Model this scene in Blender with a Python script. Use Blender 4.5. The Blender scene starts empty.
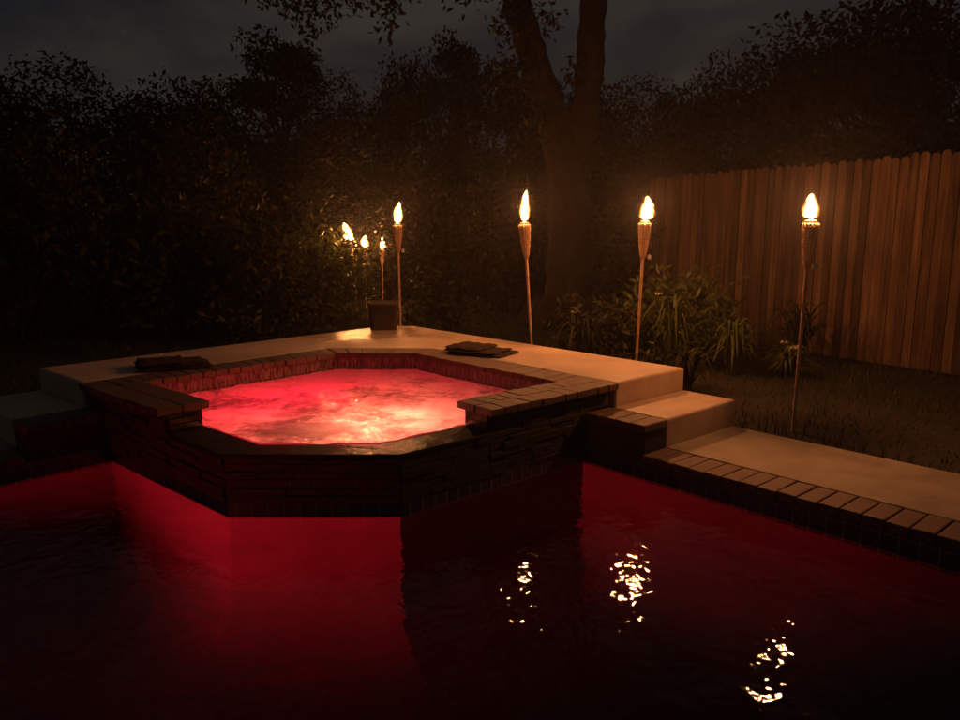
import bpy, bmesh, math, random
import numpy as np
from mathutils import Vector, Matrix
from mathutils.geometry import tessellate_polygon

sc = bpy.context.scene
COL = sc.collection
R = math.radians

# ------------------------------------------------------------------ layout frame
D0 = (0.79, 5.54)
AZ = R(41.5)
EX, EY = math.sin(AZ), -math.cos(AZ)
NX, NY = math.cos(AZ), math.sin(AZ)
XC = -1.04
def F(s, t): return (D0[0] + s*EX + t*NX, D0[1] + s*EY + t*NY)
def mir(p): return (2*XC - p[0], p[1])
def f_at_y(y, s=None, t=None):
    if s is None:
        s = (y - D0[1] - t*NY)/EY
    else:
        t = (y - D0[1] - s*EY)/NY
    return F(s, t)

# ------------------------------------------------------------------ object helpers
def tag(o, label=None, cat=None, group=None, kind=None):
    if label: o['label'] = label
    if cat: o['category'] = cat
    if group: o['group'] = group
    if kind: o['kind'] = kind
    return o

def empty(name, loc, rz=0, rot=None):
    o = bpy.data.objects.new(name, None)
    COL.objects.link(o)
    o.location = loc
    o.rotation_euler = rot if rot else (0, 0, rz)
    o.empty_display_size = 0.1
    return o

def mesh_obj(name, verts, faces, mat, parent=None, smooth=False, uvs=None):
    me = bpy.data.meshes.new(name)
    me.from_pydata([tuple(v) for v in verts], [], [tuple(f) for f in faces])
    if uvs is not None:
        ul = me.uv_layers.new(name='UVMap')
        for poly in me.polygons:
            for li in poly.loop_indices:
                ul.data[li].uv = uvs[me.loops[li].vertex_index]
    if smooth:
        me.polygons.foreach_set('use_smooth', [True]*len(me.polygons))
    me.materials.append(mat)
    me.update()
    o = bpy.data.objects.new(name, me)
    COL.objects.link(o)
    if parent: o.parent = parent
    return o

def fix_normals(o):
    bm = bmesh.new(); bm.from_mesh(o.data)
    bmesh.ops.recalc_face_normals(bm, faces=bm.faces)
    bm.to_mesh(o.data); bm.free()

def bevel(o, w, seg=2, ang=30):
    m = o.modifiers.new('bevel', 'BEVEL')
    m.width = w; m.segments = seg; m.limit_method = 'ANGLE'; m.angle_limit = R(ang)
    return o

class MB:
    def __init__(s): s.v = []; s.f = []; s.uv = []
    def add(s, verts, faces):
        b = len(s.v); s.v += [tuple(p) for p in verts]
        s.f += [tuple(i+b for i in f) for f in faces]
    def box(s, c, ax, ay, hx, hy, z0, z1, jit=0, rng=None):
        P = []
        for z in (z0, z1):
            for a, b in ((-1,-1),(1,-1),(1,1),(-1,1)):
                x = c[0]+ax[0]*hx*a+ay[0]*hy*b; y = c[1]+ax[1]*hx*a+ay[1]*hy*b
                if rng: x += rng.uniform(-jit, jit); y += rng.uniform(-jit, jit)
                P.append((x, y, z + (rng.uniform(-jit, jit)*.5 if rng else 0)))
        s.add(P, [(3,2,1,0),(4,5,6,7),(0,1,5,4),(1,2,6,5),(2,3,7,6),(3,0,4,7)])
    def tube(s, pts, rad, n=10, cap=True):
        rings = []
        b0 = len(s.v)
        for i, p in enumerate(pts):
            p = Vector(p)
            if i == 0: d = Vector(pts[1]) - p
            elif i == len(pts)-1: d = p - Vector(pts[i-1])
            else: d = Vector(pts[i+1]) - Vector(pts[i-1])
            d.normalize()
            u = d.cross(Vector((0.13, 1, 0.07))); u.normalize(); w = d.cross(u)
            r = rad[i] if isinstance(rad, (list, tuple)) else rad
            for k in range(n):
                a = 2*math.pi*k/n
                s.v.append(tuple(p + (u*math.cos(a) + w*math.sin(a))*r))
        m = len(pts)
        for i in range(m-1):
            for k in range(n):
                k2 = (k+1) % n
                s.f.append((b0+i*n+k, b0+i*n+k2, b0+(i+1)*n+k2, b0+(i+1)*n+k))
        if cap:
            s.f.append(tuple(b0+k for k in range(n))[::-1])
            s.f.append(tuple(b0+(m-1)*n+k for k in range(n)))
    def build(s, name, mat, parent=None, smooth=False):
        o = mesh_obj(name, s.v, s.f, mat, parent, smooth)
        return o

def lathe(prof, n=20, wob=None):
    v = []; f = []
    for i, (r, z) in enumerate(prof):
        for k in range(n):
            a = 2*math.pi*k/n
            rr = r*(wob(a, z) if wob else 1)
            v.append((rr*math.cos(a), rr*math.sin(a), z))
    for i in range(len(prof)-1):
        for k in range(n):
            k2 = (k+1) % n
            f.append((i*n+k, i*n+k2, (i+1)*n+k2, (i+1)*n+k))
    f.append(tuple(range(n))[::-1]); f.append(tuple((len(prof)-1)*n+k for k in range(n)))
    return v, f

def prism(name, outer, z0, z1, mat, parent=None, hole=None, top=True, bottom=True):
    loops = [outer] + ([hole] if hole else [])
    flat = [p for l in loops for p in l]
    tris = tessellate_polygon([[Vector((p[0], p[1], 0)) for p in l] for l in loops])
    n = len(flat)
    v = [(p[0], p[1], z0) for p in flat] + [(p[0], p[1], z1) for p in flat]
    f = []
    if not hole:
        f.append(tuple(range(n))); f.append(tuple(range(n, 2*n)))
    else:
        for t in tris:
            f.append(tuple(t)); f.append(tuple(i+n for i in t))
    b = 0
    for l in loops:
        m = len(l)
        for i in range(m):
            j = (i+1) % m
            f.append((b+i, b+j, b+j+n, b+i+n))
        b += m
    o = mesh_obj(name, v, f, mat, parent)
    fix_normals(o)
    return o

def sheet(name, outer, z, mat, hole=None, parent=None):
    loops = [outer] + ([hole] if hole else [])
    flat = [p for l in loops for p in l]
    tris = tessellate_polygon([[Vector((p[0], p[1], 0)) for p in l] for l in loops])
    v = [(p[0], p[1], z) for p in flat]
    f = []
    for t in tris:
        a, b, c = [Vector(v[i]) for i in t]
        f.append(tuple(t) if (b-a).cross(c-a).z > 0 else tuple(t)[::-1])
    return mesh_obj(name, v, f, mat, parent)

def strip(name, pts, z0, z1, mat, parent=None, closed=False):
    """vertical ribbon along pts with uv in metres"""
    v = []; f = []; uv = []
    P = pts + ([pts[0]] if closed else [])
    u = 0
    for i in range(len(P)-1):
        a, b = P[i], P[i+1]
        L = math.hypot(b[0]-a[0], b[1]-a[1])
        k = len(v)
        v += [(a[0],a[1],z0),(b[0],b[1],z0),(b[0],b[1],z1),(a[0],a[1],z1)]
        uv += [(u,z0),(u+L,z0),(u+L,z1),(u,z1)]
        f.append((k,k+1,k+2,k+3)); u += L
    return mesh_obj(name, v, f, mat, parent, uvs=uv)

# ------------------------------------------------------------------ materials
def newmat(name):
    m = bpy.data.materials.new(name); m.use_nodes = True
    nt = m.node_tree; nt.nodes.clear()
    out = nt.nodes.new('ShaderNodeOutputMaterial')
    return m, nt, out

def noise(nt, scale, detail=4, rough=.55, vec=None, dist=0):
    n = nt.nodes.new('ShaderNodeTexNoise')
    n.inputs['Scale'].default_value = scale; n.inputs['Detail'].default_value = detail
    n.inputs['Roughness'].default_value = rough; n.inputs['Distortion'].default_value = dist
    if vec: nt.links.new(vec, n.inputs['Vector'])
    return n

def ramp(nt, fac, stops):
    r = nt.nodes.new('ShaderNodeValToRGB')
    el = r.color_ramp.elements
    while len(el) < len(stops): el.new(0.5)
    for e, (p, c) in zip(el, stops):
        e.position = p; e.color = (*c, 1) if len(c) == 3 else c
    nt.links.new(fac, r.inputs['Fac'])
    return r

def coord(nt, kind='Object'):
    t = nt.nodes.new('ShaderNodeTexCoord'); return t.outputs[kind]

def surf(name, c1, c2, scale=6, rough=.7, bump=.3, bscale=60, bdist=.004, c3=None, spec=.4, kind='Object',
         rough2=None, rscale=1.5):
    m, nt, out = newmat(name)
    b = nt.nodes.new('ShaderNodeBsdfPrincipled'); nt.links.new(b.outputs[0], out.inputs['Surface'])
    v = coord(nt, kind)
    n = noise(nt, scale, 6, .6, v)
    st = [(.3, c1), (.7, c2)] if c3 is None else [(.25, c1), (.55, c2), (.8, c3)]
    nt.links.new(ramp(nt, n.outputs['Fac'], st).outputs[0], b.inputs['Base Color'])
    b.inputs['Specular IOR Level'].default_value = spec
    if rough2 is None: b.inputs['Roughness'].default_value = rough
    else:
        rn = noise(nt, rscale, 3, .5, v)
        rr = nt.nodes.new('ShaderNodeMapRange')
        rr.inputs['From Min'].default_value = .35; rr.inputs['From Max'].default_value = .65
        rr.inputs['To Min'].default_value = rough; rr.inputs['To Max'].default_value = rough2
        nt.links.new(rn.outputs['Fac'], rr.inputs['Value']); nt.links.new(rr.outputs[0], b.inputs['Roughness'])
    if bump:
        bn = noise(nt, bscale, 5, .65, v)
        bp = nt.nodes.new('ShaderNodeBump'); bp.inputs['Strength'].default_value = bump
        bp.inputs['Distance'].default_value = bdist
        nt.links.new(bn.outputs['Fac'], bp.inputs['Height']); nt.links.new(bp.outputs[0], b.inputs['Normal'])
    return m

def wet(m, c, r0, rough):
    nt = m.node_tree
    b = [n for n in nt.nodes if n.type == 'BSDF_PRINCIPLED'][0]
    old = b.inputs['Roughness'].links[0].from_socket
    g = nt.nodes.new('ShaderNodeNewGeometry')
    d = nt.nodes.new('ShaderNodeVectorMath'); d.operation = 'DISTANCE'; d.inputs[1].default_value = c
    nt.links.new(g.outputs['Position'], d.inputs[0])
    n = noise(nt, 4, 4, .6, coord(nt))
    a = nt.nodes.new('ShaderNodeMath'); a.operation = 'MULTIPLY_ADD'; a.inputs[1].default_value = .7
    nt.links.new(n.outputs['Fac'], a.inputs[0]); nt.links.new(d.outputs['Value'], a.inputs[2])
    mr = nt.nodes.new('ShaderNodeMapRange'); mr.inputs['From Min'].default_value = r0; mr.inputs['From Max'].default_value = r0+.3
    nt.links.new(a.outputs[0], mr.inputs['Value'])
    mx = nt.nodes.new('ShaderNodeMix'); mx.inputs[2].default_value = rough
    nt.links.new(mr.outputs[0], mx.inputs[0]); nt.links.new(old, mx.inputs[3]); nt.links.new(mx.outputs[0], b.inputs['Roughness'])
M = {}
M['deck'] = surf('cool_deck', (.34,.24,.17), (.50,.375,.275), 1.7, .38, .5, 48, .006, rough2=.7, rscale=1.1, c3=(.57,.44,.33))
wet(M['deck'], (-1.45, 8.7, .6), .95, .16)
M['path'] = surf('path_concrete', (.17,.14,.10), (.27,.22,.16), 4.0, .6, .6, 45, .006, c3=(.30,.25,.19))
M['brick'] = surf('coping_brick', (.085,.042,.032), (.145,.078,.056), 3.0, .62, .5, 60, .005)
M['mortar'] = surf('mortar', (.08,.05,.04), (.13,.09,.07), 12, .9, .4, 80)
M['lip'] = surf('wet_lip_stone', (.018,.014,.013), (.04,.032,.028), 7, .45, 1, 15, .008, rough2=.55, rscale=9, spec=.1)
wet(M['lip'], (-.50, 4.43, .41), .55, .03)
M['stone'] = surf('ledger_stone', (.014,.012,.011), (.040,.032,.027), 5, .7, .6, 40, .008, c3=(.025,.02,.017), spec=.25)
M['plaster'] = surf('pool_plaster', (.10,.11,.13), (.15,.16,.18), 2.2, .8, .15, 30, .003)
M['basin'] = surf('spa_plaster', (.13,.13,.14), (.18,.18,.19), 2.2, .8, .15, 30, .003)
M['soil'] = surf('ground_soil', (.010,.008,.005), (.028,.021,.012), 2.5, .95, 1, 25, .03, c3=(.018,.016,.008))
M['grass'] = surf('grass_blade', (.015,.02,.006), (.04,.048,.014), 3, .7, 0)
M['bark'] = surf('bark', (.012,.009,.007), (.034,.026,.020), 5, .95, 1, 14, .03)
M['bamboo'] = surf('bamboo', (.42,.24,.12), (.56,.36,.20), 12, .5, .2, 60, .002)
M['metal_can'] = surf('torch_canister', (.08,.07,.06), (.14,.12,.10), 20, .4, .1, 60, .001)
M['wick'] = surf('wick', (.06,.05,.04), (.12,.10,.07), 40, .9, .5, 200, .001)
M['towel'] = surf('dark_towel', (.030,.020,.018), (.055,.036,.032), 14, 1.0, 1, 260, .004, spec=.1)
M['tub'] = surf('dark_tub', (.030,.018,.014), (.05,.032,.026), 9, .75, .4, 50, .002)
M['pipe'] = surf('white_plastic', (.5,.5,.48), (.6,.6,.58), 9, .5, 0)

def leaf_mat(name, c1, c2, rough=.5, transl=.25, scale=2.0):
    m, nt, out = newmat(name)
    b = nt.nodes.new('ShaderNodeBsdfPrincipled')
    b.inputs['Roughness'].default_value = rough; b.inputs['Specular IOR Level'].default_value = .15
    n = noise(nt, scale, 5, .7, coord(nt))
    r = ramp(nt, n.outputs['Fac'], [(.32, c1), (.68, c2)])
    nt.links.new(r.outputs[0], b.inputs['Base Color'])
    t = nt.nodes.new('ShaderNodeBsdfTranslucent'); nt.links.new(r.outputs[0], t.inputs['Color'])
    mx = nt.nodes.new('ShaderNodeMixShader'); mx.inputs[0].default_value = transl
    nt.links.new(b.outputs[0], mx.inputs[1]); nt.links.new(t.outputs[0], mx.inputs[2])
    nt.links.new(mx.outputs[0], out.inputs['Surface'])
    return m
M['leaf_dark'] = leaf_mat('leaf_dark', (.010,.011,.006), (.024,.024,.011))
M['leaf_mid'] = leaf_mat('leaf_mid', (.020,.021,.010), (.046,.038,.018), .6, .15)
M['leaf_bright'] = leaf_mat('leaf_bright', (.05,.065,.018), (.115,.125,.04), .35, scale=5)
M['petal'] = leaf_mat('petal', (.5,.5,.42), (.65,.63,.55), .6, scale=5)

# fence wood: vertical streaks, per picket tone
def fence_mat():
    m, nt, out = newmat('fence_wood')
    b = nt.nodes.new('ShaderNodeBsdfPrincipled'); b.inputs['Roughness'].default_value = .85
    b.inputs['Specular IOR Level'].default_value = .2
    v = coord(nt)
    mp = nt.nodes.new('ShaderNodeMapping'); mp.inputs['Scale'].default_value = (26, 26, 1.1)
    nt.links.new(v, mp.inputs['Vector'])
    n = noise(nt, 1.0, 6, .65, mp.outputs[0], .4)
    mp2 = nt.nodes.new('ShaderNodeMapping'); mp2.inputs['Scale'].default_value = (4, 4, .9)
    nt.links.new(v, mp2.inputs['Vector'])
    n2 = noise(nt, 1.2, 3, .5, mp2.outputs[0])
    at = nt.nodes.new('ShaderNodeAttribute'); at.attribute_name = 'tone'
    r = ramp(nt, n.outputs['Fac'], [(.3, (.065,.038,.023)), (.5, (.16,.097,.060)), (.7, (.25,.16,.10))])
    mul = nt.nodes.new('ShaderNodeMix'); mul.data_type = 'RGBA'; mul.blend_type = 'MULTIPLY'; mul.inputs[0].default_value = 1
    nt.links.new(r.outputs[0], mul.inputs[6])
    r2 = ramp(nt, n2.outputs['Fac'], [(.3, (.55,.5,.48)), (.65, (1,1,1))])
    mul2 = nt.nodes.new('ShaderNodeMix'); mul2.data_type = 'RGBA'; mul2.blend_type = 'MULTIPLY'; mul2.inputs[0].default_value = 1
    nt.links.new(r2.outputs[0], mul2.inputs[6]); nt.links.new(at.outputs['Color'], mul2.inputs[7])
    nt.links.new(mul2.outputs[2], mul.inputs[7]); nt.links.new(mul.outputs[2], b.inputs['Base Color'])
    bp = nt.nodes.new('ShaderNodeBump'); bp.inputs['Strength'].default_value = .6; bp.inputs['Distance'].default_value = .006
    nt.links.new(n.outputs['Fac'], bp.inputs['Height']); nt.links.new(bp.outputs[0], b.inputs['Normal'])
    nt.links.new(b.outputs[0], out.inputs['Surface'])
    return m
M['fence'] = fence_mat()

def tile_mat(name, c1, c2, grout, w, h, vary=True):
    m, nt, out = newmat(name)
    b = nt.nodes.new('ShaderNodeBsdfPrincipled'); b.inputs['Roughness'].default_value = .22
    uv = nt.nodes.new('ShaderNodeUVMap'); uv.uv_map = 'UVMap'
    bt = nt.nodes.new('ShaderNodeTexBrick'); bt.offset = 0
    bt.inputs['Scale'].default_value = 1; bt.inputs['Brick Width'].default_value = w
    bt.inputs['Row Height'].default_value = h; bt.inputs['Mortar Size'].default_value = .004
    bt.inputs['Color1'].default_value = (*c1, 1); bt.inputs['Color2'].default_value = (*c2, 1)
    bt.inputs['Mortar'].default_value = (*grout, 1)
    nt.links.new(uv.outputs[0], bt.inputs['Vector'])
    mp = nt.nodes.new('ShaderNodeMapping'); mp.inputs['Scale'].default_value = (34, 9, 1)
    nt.links.new(uv.outputs[0], mp.inputs['Vector'])
    n = noise(nt, 1, 4, .7, mp.outputs[0])
    r = ramp(nt, n.outputs['Fac'], [(.38, (.12,.10,.10)), (.58, (1,1,1))])
    mx = nt.nodes.new('ShaderNodeMix'); mx.data_type = 'RGBA'; mx.blend_type = 'MULTIPLY'
    mx.inputs[0].default_value = 1 if vary else 0
    nt.links.new(bt.outputs['Color'], mx.inputs[6]); nt.links.new(r.outputs[0], mx.inputs[7])
    nt.links.new(mx.outputs[2], b.inputs['Base Color'])
    bp = nt.nodes.new('ShaderNodeBump'); bp.inputs['Strength'].default_value = .5; bp.inputs['Distance'].default_value = .002; bp.invert = True
    nt.links.new(bt.outputs['Fac'], bp.inputs['Height']); nt.links.new(bp.outputs[0], b.inputs['Normal'])
    nt.links.new(b.outputs[0], out.inputs['Surface'])
    return m
M['tile'] = tile_mat('waterline_tile', (.035,.03,.035), (.06,.05,.055), (.22,.2,.2), .1, .1, False)
M['spa_tile'] = tile_mat('spa_tile', (.22,.15,.14), (.30,.2,.18), (.10,.07,.06), .11, .22)

def pool_water_mat():
    m, nt, out = newmat('pool_water')
    g = nt.nodes.new('ShaderNodeBsdfPrincipled')
    g.inputs['Base Color'].default_value = (1,1,1,1)
    g.inputs['Transmission Weight'].default_value = 1; g.inputs['IOR'].default_value = 1.333
    g.inputs['Roughness'].default_value = 0.0
    v = coord(nt)
    n1 = noise(nt, 3.2, 2, .5, v, .6)
    n2 = noise(nt, 11, 2, .5, v, .3)
    b1 = nt.nodes.new('ShaderNodeBump'); b1.inputs['Strength'].default_value = 1; b1.inputs['Distance'].default_value = POOL_B1
    b2 = nt.nodes.new('ShaderNodeBump'); b2.inputs['Strength'].default_value = 1; b2.inputs['Distance'].default_value = POOL_B2
    nt.links.new(n1.outputs['Fac'], b1.inputs['Height']); nt.links.new(n2.outputs['Fac'], b2.inputs['Height'])
    nt.links.new(b1.outputs[0], b2.inputs['Normal']); nt.links.new(b2.outputs[0], g.inputs['Normal'])
    nt.links.new(g.outputs[0], out.inputs['Surface'])
    return m
POOL_B1, POOL_B2 = .011, .0045
M['pool_water'] = pool_water_mat()

def spa_water_mat():
    m, nt, out = newmat('spa_water')
    v = coord(nt)
    n = noise(nt, 2.0, 9, .70, v, .9)
    n2 = noise(nt, 14, 6, .7, v, .8)
    mixn = nt.nodes.new('ShaderNodeMath'); mixn.operation = 'MULTIPLY_ADD'; mixn.inputs[1].default_value = .5
    nt.links.new(n2.outputs['Fac'], mixn.inputs[0]); nt.links.new(n.outputs['Fac'], mixn.inputs[2])
    big = noise(nt, .9, 2, .5, v)
    mb2 = nt.nodes.new('ShaderNodeMath'); mb2.operation = 'MULTIPLY_ADD'; mb2.inputs[1].default_value = .9
    nt.links.new(big.outputs['Fac'], mb2.inputs[0]); nt.links.new(mixn.outputs[0], mb2.inputs[2])
    sub = nt.nodes.new('ShaderNodeMath'); sub.operation = 'SUBTRACT'; sub.inputs[1].default_value = .37
    nt.links.new(mb2.outputs[0], sub.inputs[0])
    mask = ramp(nt, sub.outputs[0], [(.60, (.16,.16,.16)), (.74, (.40,.40,.40)), (.88, (.97,.97,.97))])
    tr = nt.nodes.new('ShaderNodeBsdfTranslucent')
    nt.links.new(mask.outputs[0], tr.inputs['Color'])
    df = nt.nodes.new('ShaderNodeBsdfDiffuse'); df.inputs['Color'].default_value = (.2,.2,.2,1)
    m1 = nt.nodes.new('ShaderNodeMixShader'); m1.inputs[0].default_value = .2
    nt.links.new(tr.outputs[0], m1.inputs[1]); nt.links.new(df.outputs[0], m1.inputs[2])
    gl = nt.nodes.new('ShaderNodeBsdfGlossy'); gl.inputs['Roughness'].default_value = .05
    fr = nt.nodes.new('ShaderNodeFresnel'); fr.inputs['IOR'].default_value = 1.33
    m2 = nt.nodes.new('ShaderNodeMixShader')
    nt.links.new(fr.outputs[0], m2.inputs[0]); nt.links.new(m1.outputs[0], m2.inputs[1]); nt.links.new(gl.outputs[0], m2.inputs[2])
    bp = nt.nodes.new('ShaderNodeBump'); bp.inputs['Strength'].default_value = .9; bp.inputs['Distance'].default_value = .02
    nt.links.new(mixn.outputs[0], bp.inputs['Height'])
    for x in (tr, df, gl, fr): nt.links.new(bp.outputs[0], x.inputs['Normal'])
    nt.links.new(m2.outputs[0], out.inputs['Surface'])
    return m
M['spa_water'] = spa_water_mat()

FLAME = 520
def flame_mat():
    """a burning gas body: brightest and yellowest along its axis, thin and orange at its skin"""
    m, nt, out = newmat('flame')
    g = coord(nt, 'Generated')
    nz = noise(nt, 3.0, 3, .6, g); nz.noise_dimensions = '4D'
    oi = nt.nodes.new('ShaderNodeObjectInfo'); om = nt.nodes.new('ShaderNodeMath'); om.operation = 'MULTIPLY'; om.inputs[1].default_value = 37
    nt.links.new(oi.outputs['Random'], om.inputs[0]); nt.links.new(om.outputs[0], nz.inputs['W'])
    ad = nt.nodes.new('ShaderNodeVectorMath'); ad.operation = 'MULTIPLY_ADD'
    ad.inputs[1].default_value = (.42, .42, .22)
    sb = nt.nodes.new('ShaderNodeVectorMath'); sb.operation = 'SUBTRACT'; sb.inputs[1].default_value = (.5, .5, .5)
    nt.links.new(nz.outputs['Color'], sb.inputs[0]); nt.links.new(sb.outputs[0], ad.inputs[0]); nt.links.new(g, ad.inputs[2])
    sp_ = nt.nodes.new('ShaderNodeSeparateXYZ'); nt.links.new(ad.outputs[0], sp_.inputs[0])
    cx = nt.nodes.new('ShaderNodeCombineXYZ'); nt.links.new(sp_.outputs[0], cx.inputs[0]); nt.links.new(sp_.outputs[1], cx.inputs[1])
    d = nt.nodes.new('ShaderNodeVectorMath'); d.operation = 'DISTANCE'; d.inputs[1].default_value = (.5, .5, 0)
    nt.links.new(cx.outputs[0], d.inputs[0])
    # allowed radius shrinks towards the tip
    zr = nt.nodes.new('ShaderNodeMapRange'); zr.inputs['From Min'].default_value = .35; zr.inputs['From Max'].default_value = 1.0
    zr.inputs['To Min'].default_value = .5; zr.inputs['To Max'].default_value = .22
    nt.links.new(sp_.outputs[2], zr.inputs['Value'])
    q = nt.nodes.new('ShaderNodeMath'); q.operation = 'DIVIDE'
    nt.links.new(d.outputs['Value'], q.inputs[0]); nt.links.new(zr.outputs[0], q.inputs[1])
    st_ = ramp(nt, q.outputs[0], [(.0, (1,1,1)), (.45, (.55,.55,.55)), (.78, (.04,.04,.04)), (1.0, (0,0,0))])
    mu = nt.nodes.new('ShaderNodeMath'); mu.operation = 'MULTIPLY'; mu.inputs[1].default_value = FLAME
    nt.links.new(st_.outputs[0], mu.inputs[0])
    co_ = ramp(nt, q.outputs[0], [(.0, (1,.62,.24)), (.5, (1,.50,.15)), (.85, (1,.26,.04))])
    e = nt.nodes.new('ShaderNodeEmission')
    nt.links.new(co_.outputs[0], e.inputs['Color']); nt.links.new(mu.outputs[0], e.inputs['Strength'])
    nt.links.new(e.outputs[0], out.inputs['Volume'])
    return m
M['flame'] = flame_mat()
def lens_mat():
    m, nt, out = newmat('lamp_lens')
    e = nt.nodes.new('ShaderNodeEmission'); e.inputs['Color'].default_value = (1, .03, .05, 1); e.inputs['Strength'].default_value = 1
    nt.links.new(e.outputs[0], out.inputs['Surface'])
    return m
M['lens'] = lens_mat()

# ------------------------------------------------------------------ camera / world / light
cam = bpy.data.cameras.new('camera'); co = bpy.data.objects.new('camera', cam); COL.objects.link(co)
co.location = (0, 0, 1.75); co.rotation_euler = (math.pi/2 - math.atan(125/730), 0, 0)
cam.sensor_width = 36; cam.lens = 730/960*36; cam.clip_start = .05; cam.clip_end = 2000
sc.camera = co

w = bpy.data.worlds.new('World'); sc.world = w; w.use_nodes = True
nt = w.node_tree; nt.nodes.clear()
wo = nt.nodes.new('ShaderNodeOutputWorld')
sky = nt.nodes.new('ShaderNodeTexSky'); sky.sky_type = 'NISHITA'; sky.sun_disc = False
sky.sun_elevation = R(4); sky.sun_rotation = R(40)
bg = nt.nodes.new('ShaderNodeBackground'); bg.inputs['Strength'].default_value = .0005
nt.links.new(sky.outputs[0], bg.inputs['Color'])
tc = nt.nodes.new('ShaderNodeTexCoord')
mp = nt.nodes.new('ShaderNodeMapping'); mp.inputs['Scale'].default_value = (1, 1, 2.6)
nt.links.new(tc.outputs['Generated'], mp.inputs['Vector'])
cn = noise(nt, 2.3, 8, .6, mp.outputs[0], .5)
cr = ramp(nt, cn.outputs['Fac'], [(.34, (.006,.006,.009)), (.5, (.017,.0155,.0155)), (.68, (.034,.030,.024))])
bg2 = nt.nodes.new('ShaderNodeBackground'); bg2.inputs['Strength'].default_value = 1
nt.links.new(cr.outputs[0], bg2.inputs['Color'])
ad = nt.nodes.new('ShaderNodeAddShader')
nt.links.new(bg.outputs[0], ad.inputs[0]); nt.links.new(bg2.outputs[0], ad.inputs[1])
nt.links.new(ad.outputs[0], wo.inputs['Surface'])

sl = bpy.data.lights.new('moon', 'SUN'); sl.energy = .004; sl.angle = R(.5); sl.color = (1, .95, .85)
so = bpy.data.objects.new('moon', sl); COL.objects.link(so)
so.rotation_euler = (R(55), 0, R(140))

# ------------------------------------------------------------------ plan polygons
ZL, ZS, ZP, ZD = .41, .405, .19, .60     # spa lip, lower step, path, deck
ZW = .425                                 # spa water
G0 = .12
Aa = mir(F(.0, 0)); Dd = F(.0, 0)
Cc = f_at_y(4.36, s=.03); Bb = mir(Cc); D2 = F(.03, 0); A2 = mir(D2)
I_front = f_at_y(4.56, s=-.22); I_cor = F(-.22, .02); I_back = f_at_y(7.19, t=.02)
inner = [I_front, I_cor, I_back, mir(I_back), mir(I_cor), mir(I_front)]
O_back = f_at_y(7.43, t=.29)
outer = [Cc, F(.03, 0), F(.03, .29), O_back, mir(O_back), mir(F(.03, .29)), mir(F(.03, 0)), Bb]

# pool outline
PR = (Dd[0] + (5.54-.9)/(-EY)*EX, .9)
PL1 = mir((Dd[0] + 2.2*EX, Dd[1] + 2.2*EY)); PL2 = (PL1[0], .9)
pool = [Dd, PR, PL2, PL1, Aa]
# hole in the ground: pool plus the spa footprint
hole = [Dd, PR, PL2, PL1, Aa, mir(F(.03, .25)), mir(O_back), O_back, F(.03, .25)]

ground = sheet('ground', [(-60,-60),(60,-60),(60,70),(-60,70)], G0, M['soil'], hole=hole)
tag(ground, kind='structure')

# pool shell
walls = [PL1, PL2, PR, Dd]
pw = strip('pool_wall', [Aa, PL1, PL2, PR, Dd], -1.75, G0+.01, M['plaster']); tag(pw, kind='structure')
pf = sheet('pool_floor', [(-6,.7),(6,.7),(6,8),(-6,8)], -1.7, M['plaster']); tag(pf, kind='structure')
def inset(poly_pts, d):
    # shift each segment of an open chain towards the pool by d
    out = []
    c = Vector((0, 3.2))
    for i in range(len(poly_pts)-1):
        a, b = Vector(poly_pts[i]), Vector(poly_pts[i+1])
        n = Vector((b-a).orthogonal()).normalized()
        if n.dot(c-a) < 0: n = -n
        out.append(((a+n*d)[:], (b+n*d)[:]))
    return out
tl = MB()
ptv = []; ptf = []; ptu = []; u = 0
for a, b in inset([Aa, PL1, PL2, PR, Dd], .006):
    L = math.dist(a, b); k = len(ptv)
    ptv += [(a[0],a[1],-.05),(b[0],b[1],-.05),(b[0],b[1],.13),(a[0],a[1],.13)]
    ptu += [(u,-.05),(u+L,-.05),(u+L,.13),(u,.13)]; ptf.append((k,k+1,k+2,k+3)); u += L
pt = mesh_obj('waterline_tiles', ptv, ptf, M['tile'], uvs=ptu); tag(pt, kind='structure')

# coved transition between the walls and the floor
def offset_ring(poly, d):
    n = len(poly); A = sum(poly[i-1][0]*poly[i][1]-poly[i][0]*poly[i-1][1] for i in range(n))
    sg = 1 if A > 0 else -1
    res = []
    for i in range(n):
        p0, p1, p2 = Vector(poly[i-1]), Vector(poly[i]), Vector(poly[(i+1) % n])
        a = (p1-p0).normalized(); b = (p2-p1).normalized()
        na = Vector((-a.y, a.x))*sg; nb = Vector((-b.y, b.x))*sg
        m_ = (na+nb).normalized()
        res.append(tuple(p1+m_*(d/max(.35, m_.dot(na)))))
    return res
pool_ring = [PL1, PL2, PR, Dd, Cc, Bb, Aa]
cv = []; cf = []; CR = .55; NS = 12
for k in range(NS+1):
    th = math.pi/2*k/NS
    for p in offset_ring(pool_ring, .004+CR*(1-math.cos(th))):
        cv.append((p[0], p[1], -1.695+CR*(1-math.sin(th))))
m7 = len(pool_ring)
for k in range(NS):
    for i in range(m7):
        j = (i+1) % m7
        cf.append((k*m7+i, k*m7+j, (k+1)*m7+j, (k+1)*m7+i))
cove = mesh_obj('pool_cove', cv, cf, M['plaster']); tag(cove, kind='structure')
for poly in cove.data.polygons: poly.use_smooth = False
# pool water surface
water = sheet('pool_water', [(p[0], p[1]) for p in [F(.03-.03, .0), PR, PL2, PL1, Aa, (A2[0]+.0, A2[1]), Bb, Cc, (D2[0], D2[1])]], 0.0, M['pool_water'])
tag(water, kind='structure')

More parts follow.
